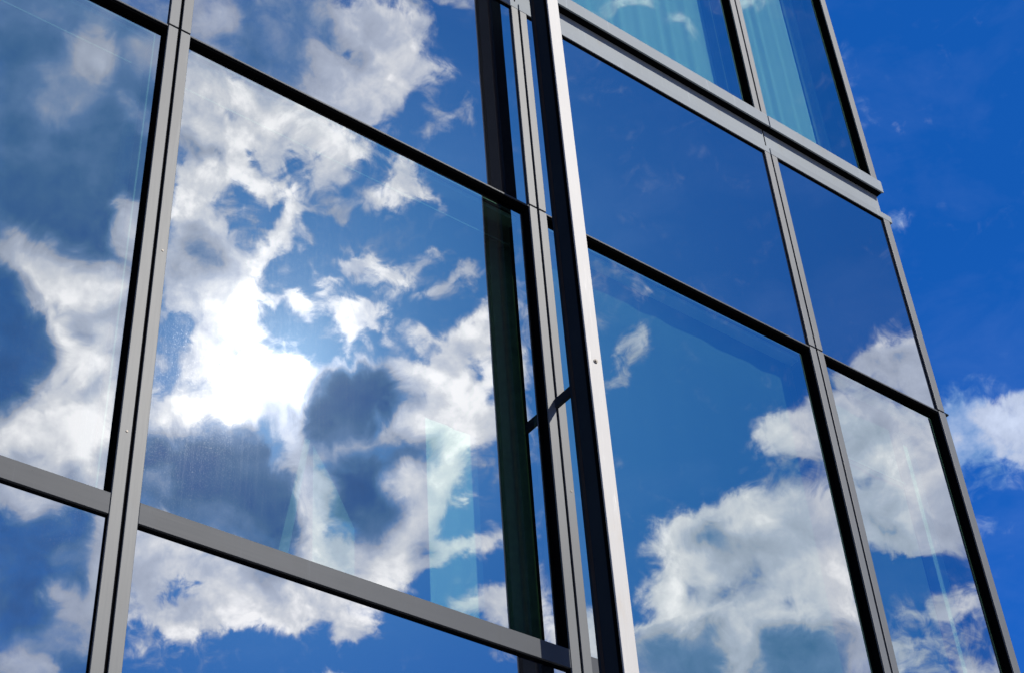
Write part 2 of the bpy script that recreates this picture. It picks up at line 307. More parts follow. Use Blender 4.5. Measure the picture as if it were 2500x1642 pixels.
    ('puff', 0.4, 0.8, None, 0, (126, 177, 5.0, 8.4)),
    ('puff', 0.75, 0.8, None, 0, (161, 191, 9.9, 4.5)),
    ('puff', 0.4, 0.8, None, 0, (146, 191, 5.0, 3.5)),
]
MIRROR_KNOWN = [
    (-295, 228, -249, 225, -199, 198, -254, -71, -316, -46),
    (-318, -70, -258, -93, -274, -184, -326, -180),
    (-219, 222, -193, 220, -194, 208),
    (-174, 219, -5, 206, -6, 94, -176, 193),
    (12, 188, 17, 188, 15, 81, 13, 84),
    (-184, 185, -11, 86, -13, -174, -230, -83, -207, 61),
    (-234, -101, -5, -198, -6, -205, -248, -186),
    (25, 190, 27, 190, 34, -47, 33, -186, 30, -186),
    (46, 177, 162, 99, 175, -18, 51, 60),
    (53, 41, 170, -25, 196, -221, 61, -210),
    (170, 93, 228, 55, 252, -61, 185, -21),
    (191, -37, 246, -68, 276, -227, 214, -222),
    (49, 202, 142, 195, 147, 133),
    (155, 194, 194, 191, 216, 88, 164, 122),
]
CORNER_CLOUDS = [
    ('wisp', 0.25, 0.56, None, 3.47, (2, 179, 1, 167, 2, 156)),
    ('wisp', 0.2, 0.56, None, 4.46, (3, 138, 10, 131, 17, 126)),
    ('puff', 0.4, 0.57, None, 0, (18, 126, 3.0, 4.5)),
    ('puff', 0.42, 0.57, None, 0, (3, 67, 5.5, 7.4)),
    ('puff', 0.15, 0.56, None, 0, (37, 115, 5.0, 3.0)),
    ('mass', 0.95, 0.58, 0.9, 1.98, (-15, -40, 0, -39, 9, -38, 18, -48, 29, -47, 44, -49, 55, -54, 43, -93, 26, -89, 19, -85, 10, -84, 2, -78, -9, -53)),
    ('puff', 0.75, 0.57, None, 0, (30, -51, 14.9, 5.5)),
    ('puff', None, 0.68, None, 0, (32, -64, 12.4, 9.9)),
    ('puff', None, 0.62, None, 0, (13, -56, 9.9, 7.4)),
    ('puff', None, 0.5, None, 0, (12, -77, 12.4, 5.0)),
    ('puff', None, 0.64, None, 0, (26, -68, 14.9, 9.9)),
    ('puff', 0.25, 0.56, None, 0, (28, -35, 7.4, 3.5)),
    ('puff', 0.45, 0.5, None, 0, (17, -85, 7.4, 3.5)),
    ('puff', 0.3, 0.56, None, 0, (16, -94, 17.4, 6.0)),
    ('puff', 0.35, 0.56, None, 0, (12, -36, 7.4, 3.5)),
    ('puff', 0.22, 0.56, None, 0, (3, -115, 14.9, 6.4)),
    ('puff', 0.3, 0.54, None, 0, (8, -89, 9.9, 2.5)),
]
CORNER_KNOWN = [
    (3, 209, 108, 173, 1, -204, 1, -114, 3, 29),
]


def sky_table(shapes, known, base, hu, hv, nc, nr):
    """rasterise the cloud shapes into three tables (cover, brightness, crispness) of nr x nc"""
    us = np.linspace(-hu, hu, nc) * 1000; vs = np.linspace(-hv, hv, nr) * 1000
    X, Y = np.meshgrid(us, vs); du, dv = us[1] - us[0], vs[1] - vs[0]
    def smooth(a, s):
        for ax, d in ((1, du), (0, dv)):
            t = s / d
            if t < .25: continue
            r = int(3 * t) + 1; k = np.exp(-.5 * (np.arange(-r, r + 1) / t) ** 2); k /= k.sum()
            pad = [(0, 0), (0, 0)]; pad[ax] = (r, r); q = np.pad(a, pad, mode='edge'); o = np.zeros_like(a); n = a.shape[ax]
            for i, kk in enumerate(k): o += kk * (q[:, i:i + n] if ax else q[i:i + n])
            a = o
        return a
    def inside(pts):
        tot = np.zeros_like(X)
        for ox, oy in ((-.25, -.25), (.25, -.25), (-.25, .25), (.25, .25)):
            x, y = X + ox * du, Y + oy * dv; msk = np.zeros(X.shape, bool); n = len(pts)
            for i in range(n):
                (x0, y0), (x1, y1) = pts[i], pts[(i + 1) % n]
                if y0 != y1: msk ^= ((y >= min(y0, y1)) & (y < max(y0, y1))) & (x < (x1 - x0) * (y - y0) / (y1 - y0) + x0)
            tot += msk
        return tot / 4
    pairs = lambda q: [(q[i], q[i + 1]) for i in range(0, len(q), 2)]
    L = [np.full(X.shape, v) for v in base]
    for kind, c, l, e, soft, q in shapes:
        if kind == 'mass': msk = smooth(inside(pairs(q)), soft * 1.7)
        elif kind == 'puff':
            a = math.radians(soft); x, y = X - q[0], Y - q[1]
            d = np.hypot((x * math.cos(a) + y * math.sin(a)) / q[2], (-x * math.sin(a) + y * math.cos(a)) / q[3])
            msk = np.clip((1.6 - d) / 1.3, 0, 1); msk = msk * msk * (3 - 2 * msk)
        else:
            d = np.full(X.shape, 1e9); pts = pairs(q)
            for (x0, y0), (x1, y1) in zip(pts, pts[1:]):
                wx, wy = x1 - x0, y1 - y0
                t = np.clip(((X - x0) * wx + (Y - y0) * wy) / max(wx * wx + wy * wy, 1e-6), 0, 1)
                d = np.minimum(d, np.hypot(X - x0 - t * wx, Y - y0 - t * wy))
            msk = np.clip((1.7 - d / soft) / 1.5, 0, 1); msk = msk * msk * (3 - 2 * msk)
        for a, v in zip(L, (c, l, e)):
            if v is not None: a += (v - a) * msk
    vis = np.zeros_like(X)
    for q in known: vis = np.maximum(vis, inside(pairs(q)))
    res = []
    for i, a in enumerate(L):                    # carry the clouds on across the places no outline describes
        fill = np.zeros_like(a); got = np.zeros(a.shape, bool)
        for s in (3, 6, 12, 24, 48, 96):
            n, d = smooth(a * vis, s), smooth(vis, s); mk = ~got & (d > .02)
            fill = np.where(mk, n / np.maximum(d, 1e-6), fill); got |= mk
        fill = np.where(got, fill, a.mean())
        res.append(smooth(vis * a + (1 - vis) * fill, (1.9, 3, 4)[i]).clip(0, 1))
    return res

SKY_TINT = (.0075, .094, .37)
CLOUD_TONES = [(0, (.03, .10, .32)), (.15, (.045, .155, .46)), (.27, (.085, .22, .50)), (.42, (.16, .31, .63)), (.52, (.31, .44, .72)), (.6, (.49, .57, .76)),
               (.76, (.63, .72, .93)), (.9, (.97, 1.02, 1.14)), (1, (1.4, 1.42, 1.5))]
GLOW = (.385, -.667, .637)      # where the brightest cloud stands

class NT:
    """small helper round a node tree"""
    def __init__(s, nt): s.nt = nt; s.n = nt.nodes; s.l = nt.links.new
    def new(s, t, **k):
        o = s.n.new(t)
        for a, v in k.items(): setattr(o, a, v)
        return o
    def put(s, sock, v):
        if hasattr(v, 'is_output'): s.l(v, sock)
        elif v is not None: sock.default_value = v
    def math(s, op, a, b=None, c=None, clamp=False):
        o = s.new('ShaderNodeMath', operation=op, use_clamp=clamp)
        for i, v in enumerate((a, b, c)): s.put(o.inputs[i], v)
        return o.outputs[0]
    def vec(s, op, a, b=None, c=None, out=0):
        o = s.new('ShaderNodeVectorMath', operation=op)
        for i, v in enumerate((a, b, c)):
            if v is not None: s.put(o.inputs[i], v)
        return o.outputs[out]
    def noise(s, v, scale, detail=4, rough=.55, dist=0, out=0):
        o = s.new('ShaderNodeTexNoise', noise_dimensions='3D')
        s.put(o.inputs['Vector'], v); s.put(o.inputs['Scale'], scale)
        o.inputs['Detail'].default_value = detail; o.inputs['Roughness'].default_value = rough; o.inputs['Distortion'].default_value = dist
        return o.outputs[out]
    def ramp(s, fac, stops, interp='LINEAR'):
        o = s.new('ShaderNodeValToRGB'); r = o.color_ramp; r.interpolation = interp
        e = r.elements
        while len(e) < len(stops): e.new(.5)
        for i, (p, c) in enumerate(stops):
            e[i].position = p; e[i].color = (c + (1,))[:4] if len(c) == 3 else c
        s.put(o.inputs[0], fac); return o.outputs[0]
    def mix(s, f, a, b):
        o = s.new('ShaderNodeMix', data_type='RGBA')
        s.put(o.inputs[0], f); s.put(o.inputs[6], a); s.put(o.inputs[7], b); return o.outputs[2]
    def maprange(s, v, a, b, c=0., d=1., kind='SMOOTHSTEP'):
        o = s.new('ShaderNodeMapRange', interpolation_type=kind)
        s.put(o.inputs[0], v)
        for i, x in enumerate((a, b, c, d)): s.put(o.inputs[1 + i], x)
        return o.outputs[0]

w = bpy.data.worlds.new("World"); SC.world = w; w.use_nodes = True
T = NT(w.node_tree); T.n.clear()
DIR = T.vec('NORMALIZE', T.new('ShaderNodeTexCoord').outputs['Generated'])

def band_group(tab, j0, j1):
    """rows j0..j1 of a cloud table: (u, row) -> vector (cover, brightness, crispness); one curve node per row"""
    g = bpy.data.node_groups.new('cloud_band', 'ShaderNodeTree')
    for a in ('u', 'row'): g.interface.new_socket(a, in_out='INPUT', socket_type='NodeSocketFloat')
    g.interface.new_socket('value', in_out='OUTPUT', socket_type='NodeSocketVector')
    G = NT(g); gi = G.new('NodeGroupInput'); go = G.new('NodeGroupOutput')
    nc = tab[0].shape[1]
    cu = G.new('ShaderNodeCombineXYZ')
    for i in range(3): G.put(cu.inputs[i], gi.outputs[0])
    acc = (0, 0, 0)
    for j in range(j0, j1 + 1):
        n = G.new('ShaderNodeRGBCurve'); mp = n.mapping
        for k in range(3):
            c = mp.curves[k]
            while len(c.points) < nc: c.points.new(.5, .5)
            for i, p in enumerate(c.points): p.location = (i / (nc - 1), float(tab[k][j, i])); p.handle_type = 'VECTOR'
        mp.update(); G.put(n.inputs[1], cu.outputs[0])
        wj = G.math('SUBTRACT', 1.0, G.math('ABSOLUTE', G.math('SUBTRACT', gi.outputs[1], float(j))), clamp=True)
        acc = G.vec('MULTIPLY_ADD', n.outputs[0], wj, acc)
    G.put(go.inputs[0], acc)
    return g

def patch_coords(basis, hu, hv, warp):
    d = T.vec('ADD', DIR, warp)
    z = T.vec('DOT_PRODUCT', d, tuple(basis[2]), out=1)
    zc = T.math('MAXIMUM', z, .05)
    u = T.math('DIVIDE', T.vec('DOT_PRODUCT', d, tuple(basis[0]), out=1), zc)
    v = T.math('DIVIDE', T.vec('DOT_PRODUCT', d, tuple(basis[1]), out=1), zc)
    un = T.math('MULTIPLY_ADD', u, .5 / hu, .5, clamp=True); vn = T.math('MULTIPLY_ADD', v, .5 / hv, .5, clamp=True)
    # fades out at the border of the table, into the general clouds
    mu = T.maprange(T.math('ABSOLUTE', T.math('SUBTRACT', un, .5)), .44, .497, 1., 0.)
    mv = T.maprange(T.math('ABSOLUTE', T.math('SUBTRACT', vn, .5)), .44, .497, 1., 0.)
    return un, vn, T.math('MULTIPLY', T.math('MULTIPLY', mu, mv), T.math('GREATER_THAN', z, .1))

nA = T.noise(DIR, 16., 3, .5, out=1); nB = T.noise(DIR, 36., 5, .56, .8, out=1)
wA = T.vec('MULTIPLY', T.vec('SUBTRACT', nA, (.5, .5, .5)), (.016, .016, .016))
wB = T.vec('MULTIPLY', T.vec('SUBTRACT', nB, (.5, .5, .5)), (.028, .028, .028))
WARP = T.vec('ADD', wA, wB)
# general broken cumulus for the rest of the sky
hz = T.new('ShaderNodeSeparateXYZ'); T.put(hz.inputs[0], DIR)
zz = T.math('MAXIMUM', hz.outputs[2], .08)
flat = T.vec('DIVIDE', DIR, zz)
gc = T.noise(flat, 1.7, 7, .58, .3)
gcov = T.maprange(gc, .46, .66)
gl = T.maprange(T.noise(flat, 2.6, 4, .5), .3, .75, .35, .85, 'LINEAR')
gv = T.new('ShaderNodeCombineXYZ'); T.put(gv.inputs[0], gcov); T.put(gv.inputs[1], gl); gv.inputs[2].default_value = .7
f1 = T.math('MULTIPLY_ADD', T.math('SUBTRACT', T.noise(DIR, 85., 6, .6, 1.0), .5), .75, T.math('SUBTRACT', T.noise(T.vec('MULTIPLY', DIR, (1., 1., 1.5)), 27., 7, .58, 1.3), .5))
f2 = T.math('MULTIPLY_ADD', T.math('SUBTRACT', T.noise(DIR, 75., 4, .5, .3), .5), .4, T.math('SUBTRACT', T.noise(DIR, 24., 6, .6, .2), .5))
# clear sky: the physical sky, deepened as behind a polarising filter
sk = T.new('ShaderNodeTexSky', sky_type='NISHITA', sun_disc=False, sun_elevation=SUN_EL, sun_rotation=math.pi - SUN_AZ,
           altitude=200, air_density=1., dust_density=.3, ozone_density=2.5)
ss = T.new('ShaderNodeSeparateXYZ'); T.put(ss.inputs[0], sk.outputs[0]); sc_ = T.new('ShaderNodeCombineXYZ')
for i in range(3): T.put(sc_.inputs[i], T.math('POWER', T.math('MAXIMUM', ss.outputs[i], .001), .2))   # the filter evens out the sky
low = T.maprange(hz.outputs[2], .44, .66, 1., 0., 'LINEAR')
SKY = T.vec('MULTIPLY', T.vec('MULTIPLY', sc_.outputs[0], SKY_TINT), T.vec('ADD', T.vec('MULTIPLY', (.8, .20, .20), low), (1, 1, 1)))
# aureole of the sun: strong in cloud, weak in clear air
sd = T.math('ARCCOSINE', T.math('MINIMUM', T.vec('DOT_PRODUCT', DIR, tuple(GLOW), out=1), .99999))
def gauss(deg):
    q = T.math('DIVIDE', sd, math.radians(deg)); return T.math('EXPONENT', T.math('MULTIPLY', T.math('MULTIPLY', q, q), -1.))
g0, g1, g2 = gauss(2.0), gauss(3.6), gauss(9.)
gs = T.math('ADD', T.math('MULTIPLY', g0, 1.4), T.math('MULTIPLY_ADD', g1, .7, T.math('MULTIPLY', g2, .16)))
veil = T.maprange(T.noise(T.vec('MULTIPLY', DIR, (6., 6., 13.)), 1.7, 6, .6, .35), .48, .85, 0., .065, 'LINEAR')
SKY = T.vec('ADD', SKY, T.vec('MULTIPLY', (.5, .6, .72), veil))
SKY = T.vec('ADD', SKY, T.vec('MULTIPLY', (.035, .14, .20), gauss(11.5)))
SKY = T.vec('ADD', SKY, T.vec('MULTIPLY', (.42, .62, .74), T.math('ADD', T.math('MULTIPLY', g0, 1.3), T.math('MULTIPLY_ADD', g1, .28, T.math('MULTIPLY', g2, .14)))))

def shade_group():
    """cover, brightness, crispness + fine noise -> radiance of the sky"""
    g = bpy.data.node_groups.new('cloud_shading', 'ShaderNodeTree')
    for a, k in (('value', 'Vector'), ('fine', 'Float'), ('soft', 'Float'), ('glow', 'Float'), ('sky', 'Vector')):
        g.interface.new_socket(a, in_out='INPUT', socket_type='NodeSocket' + k)
    g.interface.new_socket('shader', in_out='OUTPUT', socket_type='NodeSocketShader')
    T = NT(g); gi = T.new('NodeGroupInput'); go = T.new('NodeGroupOutput'); val, f1, f2, gs, SKY = gi.outputs[:5]
    sv = T.new('ShaderNodeSeparateXYZ'); T.put(sv.inputs[0], val)
    cov, lig, cri = sv.outputs[0], sv.outputs[1], sv.outputs[2]
    mid = T.math('MULTIPLY', T.math('MULTIPLY', cov, T.math('SUBTRACT', 1.0, cov)), 4.0)     # 1 at the edges
    amp = T.math('MULTIPLY', T.math('MULTIPLY_ADD', mid, 1.35, .55), cri)
    c2 = T.math('MULTIPLY_ADD', f1, amp, T.math('MULTIPLY', cov, .91))
    hw = T.math('MULTIPLY_ADD', cri, -.08, .47)
    cc = T.new('ShaderNodeMapRange', interpolation_type='SMOOTHSTEP')
    T.put(cc.inputs[0], c2); T.put(cc.inputs[1], T.math('SUBTRACT', .48, hw)); T.put(cc.inputs[2], T.math('ADD', .48, hw))
    COVER = cc.outputs[0]
    LIGHT = T.math('ADD', T.math('MULTIPLY_ADD', f2, T.math('MULTIPLY_ADD', cri, .62, .30), lig), T.math('MULTIPLY', T.math('SUBTRACT', COVER, 1.), .10))
    CLOUD = T.ramp(LIGHT, CLOUD_TONES)
    CLOUD = T.vec('MULTIPLY', CLOUD, T.math('MULTIPLY_ADD', gs, T.maprange(LIGHT, .3, .85, .03, 1.), 1.))
    bg = T.new('ShaderNodeBackground'); T.put(bg.inputs[0], T.vec('ADD', T.mix(COVER, SKY, CLOUD), T.vec('MULTIPLY', (.055, .06, .063), gs))); T.l(bg.outputs[0], go.inputs[0])
    return g
SHADE = shade_group()
def shade(val):
    n = T.new('ShaderNodeGroup', node_tree=SHADE)
    for i, v in enumerate((val, f1, f2, gs, SKY)): T.put(n.inputs[i], v)
    return n.outputs[0]
def pick(f, a, b):
    n = T.new('ShaderNodeMixShader'); T.put(n.inputs[0], f); T.l(a, n.inputs[1]); T.l(b, n.inputs[2]); return n.outputs[0]
def vmix(f, a, b):
    mx = T.new('ShaderNodeMix', data_type='VECTOR'); T.put(mx.inputs[0], f); T.put(mx.inputs[4], a); T.put(mx.inputs[5], b); return mx.outputs[1]
GENERAL = gv.outputs[0]
def patch(coords, tab, band):
    """shader of one table; worked out band by band so that only the band looked at costs time"""
    un, vn, mk = coords; nr = tab[0].shape[0]; row = T.math('MULTIPLY', vn, float(nr - 1)); out = None
    for j in range(0, nr - 1, band):
        n = T.new('ShaderNodeGroup', node_tree=band_group(tab, j, min(j + band, nr - 1))); T.put(n.inputs[0], un); T.put(n.inputs[1], row)
        s = shade(vmix(mk, GENERAL, n.outputs[0]))
        out = s if out is None else pick(T.math('GREATER_THAN', row, float(j)), out, s)
    return out
cM = patch_coords(MIRROR_BASIS, .355, .255, WARP); cC = patch_coords(CORNER_BASIS, .085, .225, WARP)
sM = patch(cM, sky_table(MIRROR_CLOUDS, MIRROR_KNOWN, (.05, .8, .8), .355, .255, 241, 121), 8)
sC = patch(cC, sky_table(CORNER_CLOUDS, CORNER_KNOWN, (.02, .6, .8), .085, .225, 81, 121), 8)
far = pick(T.math('GREATER_THAN', cC[2], 0.), shade(GENERAL), sC)
far = pick(T.math('GREATER_THAN', cM[2], 0.), far, sM)
gb = T.new('ShaderNodeBackground'); gb.inputs[0].default_value = (.12, .12, .12, 1)
wo = T.new('ShaderNodeOutputWorld'); T.l(pick(T.math('GREATER_THAN', hz.outputs[2], -.01), gb.outputs[0], far), wo.inputs[0])
w.cycles.sampling_method = 'MANUAL'; w.cycles.sample_map_resolution = 512

# ------------------------------------------------------------------ materials
def mat(name):
    mt = bpy.data.materials.new(name); mt.use_nodes = True; N = NT(mt.node_tree); N.n.clear()
    out = N.new('ShaderNodeOutputMaterial'); return mt, N, out
def principled(N, out, **k):
    b = N.new('ShaderNodeBsdfPrincipled')
    for a, v in k.items(): N.put(b.inputs[a.replace('_', ' ')], v)
    N.l(b.outputs[0], out.inputs[0]); return b
def objco(N): return N.new('ShaderNodeTexCoord').outputs['Object']
def scaled(N, v, s): return N.vec('MULTIPLY', v, s)

def aluminium(name, base, rough, metallic, along, streak=.05, wear=.25, spec=.3):
    mt, N, out = mat(name); o = objco(N)
    s = (60, 60, 1.2) if along == 'z' else (1.2, 60, 60)
    st = N.noise(scaled(N, o, s), 3., 5, .6)
    big = N.noise(o, 1.6, 4, .6); spk = N.noise(o, 55., 5, .7)
    k = N.math('ADD', N.math('MULTIPLY_ADD', N.math('SUBTRACT', st, .5), streak * 2, 1.), N.math('MULTIPLY', N.math('SUBTRACT', big, .5), wear))
    k = N.math('MULTIPLY', k, N.maprange(spk, .24, .34, .62, 1.))
    rnd = N.new('ShaderNodeObjectInfo').outputs['Random']
    k = N.math('MULTIPLY', k, N.math('MULTIPLY_ADD', rnd, .14, .93))           # lengths differ a little
    col = N.vec('MULTIPLY', base, k)
    drip = N.maprange(N.noise(scaled(N, o, (24, 24, 1.4)), 1.5, 6, .7, .4), .57, .72, 0., 1.)
    fresh = N.maprange(N.noise(o, 2.3, 3, .5), .42, .62, 0., 1.)
    col = N.vec('MULTIPLY', col, N.math('MULTIPLY_ADD', N.math('MULTIPLY', drip, fresh), .40, 1.))
    # faint brown weather stains
    stain = N.maprange(N.noise(scaled(N, o, (5, 5, 1.5)), 2., 5, .6), .56, .78, 0., .6)
    col = N.mix(stain, col, N.vec('MULTIPLY', col, (.95, .86, .76)))
    r = N.math('MULTIPLY_ADD', N.math('SUBTRACT', st, .5), .07, rough)
    bp = N.new('ShaderNodeBump'); bp.inputs['Strength'].default_value = .015; bp.inputs['Distance'].default_value = .002; N.put(bp.inputs['Height'], st)
    b = principled(N, out, Base_Color=col, Metallic=metallic, Roughness=r, Specular_IOR_Level=spec); N.l(bp.outputs[0], b.inputs['Normal'])
    return mt
M = {}
M['cap'] = aluminium('brushed_aluminium_upright', (.104, .111, .113), .46, 0., 'z', .008, .45, spec=.24)
M['rail'] = aluminium('brushed_aluminium_rail', (.062, .068, .075), .48, 0., 'x', .010, .55, spec=.11)
M['ledge'] = aluminium('satin_aluminium_ledge', (.235, .262, .275), .55, 0., 'x', .012, .3, spec=.1)
M['cover'] = aluminium('pale_scratched_aluminium', (.465, .448, .408), .55, 0., 'z', .09, .22, spec=.3)
def plain(name, base, rough=.6, metallic=0, var=.3, scale=8, spec=.4):
    mt, N, out = mat(name); o = objco(N)
    k = N.math('MULTIPLY_ADD', N.math('SUBTRACT', N.noise(o, scale, 5, .6), .5), var * 2, 1.)
    principled(N, out, Base_Color=N.vec('MULTIPLY', base, k), Roughness=rough, Metallic=metallic, Specular_IOR_Level=spec); return mt
M['black'] = plain('black_gasket', (.004, .004, .0045), .8, spec=0.)
M['dark_steel'] = plain('dark_painted_steel', (.026, .034, .041), .6, 0, .25, 3, spec=0.)
M['bronze'] = plain('dark_bronze_groove', (.05, .041, .037), .5, spec=0.)
M['spacer'] = plain('grey_spacer_bar', (.10, .105, .11), .5)
M['dull_board'] = plain('dull_pale_board', (.24, .25, .235), .8, 0, .1, 2)
M['white_wall'] = plain('white_interior_paint', (.5, .5, .49), .8, 0, .05, 2)
M['grey_wall'] = plain('grey_interior_plaster', (.30, .31, .31), .8, 0, .1, 2)
M['carpet'] = plain('dark_carpet', (.05, .05, .055), .9, 0, .3, 30)
M['sheer'] = plain('dim_sheer_fabric', (.10, .13, .13), .85, 0, .08, 3)
M['curtain'] = plain('dark_green_grey_curtain', (.34, .37, .29), .9, 0, .3, 20)
M['soft_panel'] = plain('muted_panel_fabric', (.55, .56, .55), .85, 0, .06, 3, spec=.1)
M['pale_fabric'] = plain('pale_blind_fabric', (.88, .90, .88), .85, 0, .04, 3, spec=.1)
M['concrete'] = plain('concrete_paving', (.26, .25, .24), .85, 0, .3, 1.5)
M['roofing'] = plain('grey_roofing', (.2, .2, .2), .8)
M['screw'] = plain('dull_steel_screw', (.12, .11, .1), .5, .6)

def glass(name, refl, tint, seed, opaque=False, wave=.003, mirror=.57):
    mt, N, out = mat(name); o = objco(N)
    # float glass is never quite flat
    off = N.vec('ADD', o, (seed * 7.3, seed * 3.1, seed * 1.7))
    bp = N.new('ShaderNodeBump'); bp.inputs['Strength'].default_value = 1.; bp.inputs['Distance'].default_value = wave; N.put(bp.inputs['Height'], N.noise(off, .9, 2, .4))
    gl = N.new('ShaderNodeBsdfGlossy', distribution='GGX'); gl.inputs['Roughness'].default_value = 0; gl.inputs['Color'].default_value = refl + (1,)
    N.l(bp.outputs[0], gl.inputs['Normal'])
    if opaque:
        back = N.new('ShaderNodeBsdfDiffuse'); back.inputs[0].default_value = (.012, .014, .02, 1)
    else:
        back = N.new('ShaderNodeBsdfTransparent'); back.inputs[0].default_value = tint + (1,)
    lw = N.new('ShaderNodeLayerWeight'); lw.inputs[0].default_value = .5
    f = N.math('MULTIPLY_ADD', N.math('POWER', lw.outputs['Facing'], 4.), 1 - mirror, mirror)
    mx = N.new('ShaderNodeMixShader'); N.put(mx.inputs[0], f); N.l(back.outputs[0], mx.inputs[1]); N.l(gl.outputs[0], mx.inputs[2])
    # film of dust with brighter specks and rain runs
    dg = N.new('ShaderNodeBsdfGlossy', distribution='GGX'); dg.inputs['Roughness'].default_value = .19; dg.inputs['Color'].default_value = (1, 1, 1, 1)
    sp = N.maprange(N.noise(off, 260., 2, .7), .57, .80, 0., 1.)
    run = N.maprange(N.noise(scaled(N, off, (30, 30, .7)), 3., 3, .6), .45, .75, .7, 1.15)
    film = N.math('MULTIPLY', N.math('MULTIPLY_ADD', sp, .0065, .00045), run)
    m2 = N.new('ShaderNodeMixShader'); N.put(m2.inputs[0], film); N.l(mx.outputs[0], m2.inputs[1]); N.l(dg.outputs[0], m2.inputs[2])
    N.l(m2.outputs[0], out.inputs[0]); return mt
mt, N, out = mat('uncoated_inner_glass'); tb = N.new('ShaderNodeBsdfTransparent'); tb.inputs[0].default_value = (.97, .985, .98, 1); N.l(tb.outputs[0], out.inputs[0]); M['clear'] = mt
GL = [glass('coated_window_glass_%s' % n, (.98, .98, .96), (.64, 1., .82), i) for i, n in enumerate(('a', 'b', 'c'))]
GS = [glass('opaque_spandrel_glass_%s' % n, (.98, .97, .95), (0, 0, 0), 5 + i, True, mirror=.60) for i, n in enumerate(('a', 'b'))]

# ------------------------------------------------------------------ mesh helpers (facade units: X along, Y inward, Z up; 1 unit = U metres)
def P(x, y, z): return Vector((x * U, y * U, z * U + EYE))
def box(bm, x0, x1, y0, y1, z0, z1, bev=0.0):
    vs = [bm.verts.new(P(x, y, z)) for x in (x0, x1) for y in (y0, y1) for z in (z0, z1)]
    fs = [bm.faces.new([vs[i] for i in q]) for q in ((0, 1, 3, 2), (4, 6, 7, 5), (0, 4, 5, 1), (2, 3, 7, 6), (0, 2, 6, 4), (1, 5, 7, 3))]
    bmesh.ops.recalc_face_normals(bm, faces=fs)
    if bev:
        es = list({e for f in fs for e in f.edges})
        bmesh.ops.bevel(bm, geom=es, offset=bev, segments=2, affect='EDGES', profile=.6)
def prism(bm, pts, d):
    """extrude a polygon of world points by the vector d"""
    a = [bm.verts.new(p) for p in pts]; b = [bm.verts.new(Vector(p) + Vector(d)) for p in pts]
    n = len(a); fs = [bm.faces.new(a), bm.faces.new(b[::-1])]
    for i in range(n): fs.append(bm.faces.new([a[i], b[i], b[(i + 1) % n], a[(i + 1) % n]]))
    bmesh.ops.recalc_face_normals(bm, faces=fs)
def obj(name, bm, material, parent=None, loc=None):
    me = bpy.data.meshes.new(name)
    if loc is not None: bmesh.ops.translate(bm, verts=bm.verts, vec=-Vector(loc))
    bm.to_mesh(me); bm.free(); me.materials.append(material)
    o = bpy.data.objects.new(name, me); C.objects.link(o)
    if loc is not None: o.location = loc
    if parent is not None:
        o.parent = parent; o.matrix_parent_inverse = parent_world(parent).inverted()
    return o
def parent_world(o):
    mt = Matrix.Translation(o.location) @ o.rotation_euler.to_matrix().to_4x4()
    return parent_world(o.parent) @ o.matrix_parent_inverse @ mt if o.parent else mt
def part(name, material, parent, *boxes, bev=0.0):
    bm = bmesh.new()
    for b in boxes: box(bm, *b, bev=bev)
    return obj(name, bm, material, parent)
def empty(name, loc, parent=None):
    o = bpy.data.objects.new(name, None); C.objects.link(o); o.location = loc; o.empty_display_size = .2
    if parent is not None: o.parent = parent; o.matrix_parent_inverse = parent_world(parent).inverted()
    return o
def tag(o, label=None, cat=None, group=None, kind=None):
    for k, v in (('label', label), ('category', cat), ('group', group), ('kind', kind)):
        if v: o[k] = v
    return o

# ------------------------------------------------------------------ ground
bm = bmesh.new(); s = 3000
bm.faces.new([bm.verts.new((x, y, 0)) for x, y in ((-s, -s), (s, -s), (s, s), (-s, s))])
tag(obj('ground', bm, M['concrete']), kind='structure')
GZ = -EYE / U                                   # ground level in facade units

# ------------------------------------------------------------------ the building
MUL = [-.4805, -.0245, .4313, .8882, 1.3376]    # seams of the uprights
END = 1.5825                                    # the building's corner
HW, SM = .0122, .0016                           # half width of a pair of caps, half width of the seam
CAPB = 1.0024                                   # back of the caps
ZA, ZB0, ZB1 = 1.3383, .7440, .7635             # joint above the windows; the rail below them
ZL0, ZL1, ZF0, ZF1 = 1.7004, 1.7130, 1.7485, 1.7725  # lip, band, projecting rail
ZROW1 = .10; TOP = 2.62
GW, GR, GSP = 1.0093, 1.0046, 1.0030            # depth of the glass: windows, lower row, spandrels

B = empty('glass_office_building', P(.55, 1.6, GZ))
tag(B, 'glass curtain wall office building with grey aluminium frame mirroring the clouds', 'building')

bays = [(MUL[i] + HW, MUL[i + 1] - HW) for i in range(4)] + [(MUL[4] + HW, 1.5692)]
CX = MUL + [END]
G3 = .0013                                       # half gap at the joint of the caps
segs = [(GZ, ZB0 - .62), (ZB0 - .62 + .003, ZA - G3), (ZA + G3, ZL0 - .0006), (ZF1 + .0007, TOP)]
bb = .0018
for i, mx in enumerate(MUL):
    u = part('mullion', M['black'], B, (mx - HW + .0012, mx + HW - .0012, CAPB, 1.034, GZ, TOP))
    for a, b in segs:
        part('cover_cap', M['cap'], u, (mx - HW, mx - SM, 1.0, CAPB, a, b), bev=bb)
        part('cover_cap', M['cap'], u, (mx + SM, mx + HW, 1.0, CAPB, a, b), bev=bb)
u = part('mullion', M['black'], B, (1.5704, END - .0012, CAPB, 1.034, GZ, ZL1 - .001), (1.5698, 1.571, 1.0095, 1.034, ZL1 - .0005, ZF1 - .002), (1.5704, END - .0012, CAPB, 1.034, ZF1 - .0015, TOP))
for a, b in segs: part('cover_cap', M['cap'], u, (1.5692, END, 1.0, CAPB, a, b), bev=bb)

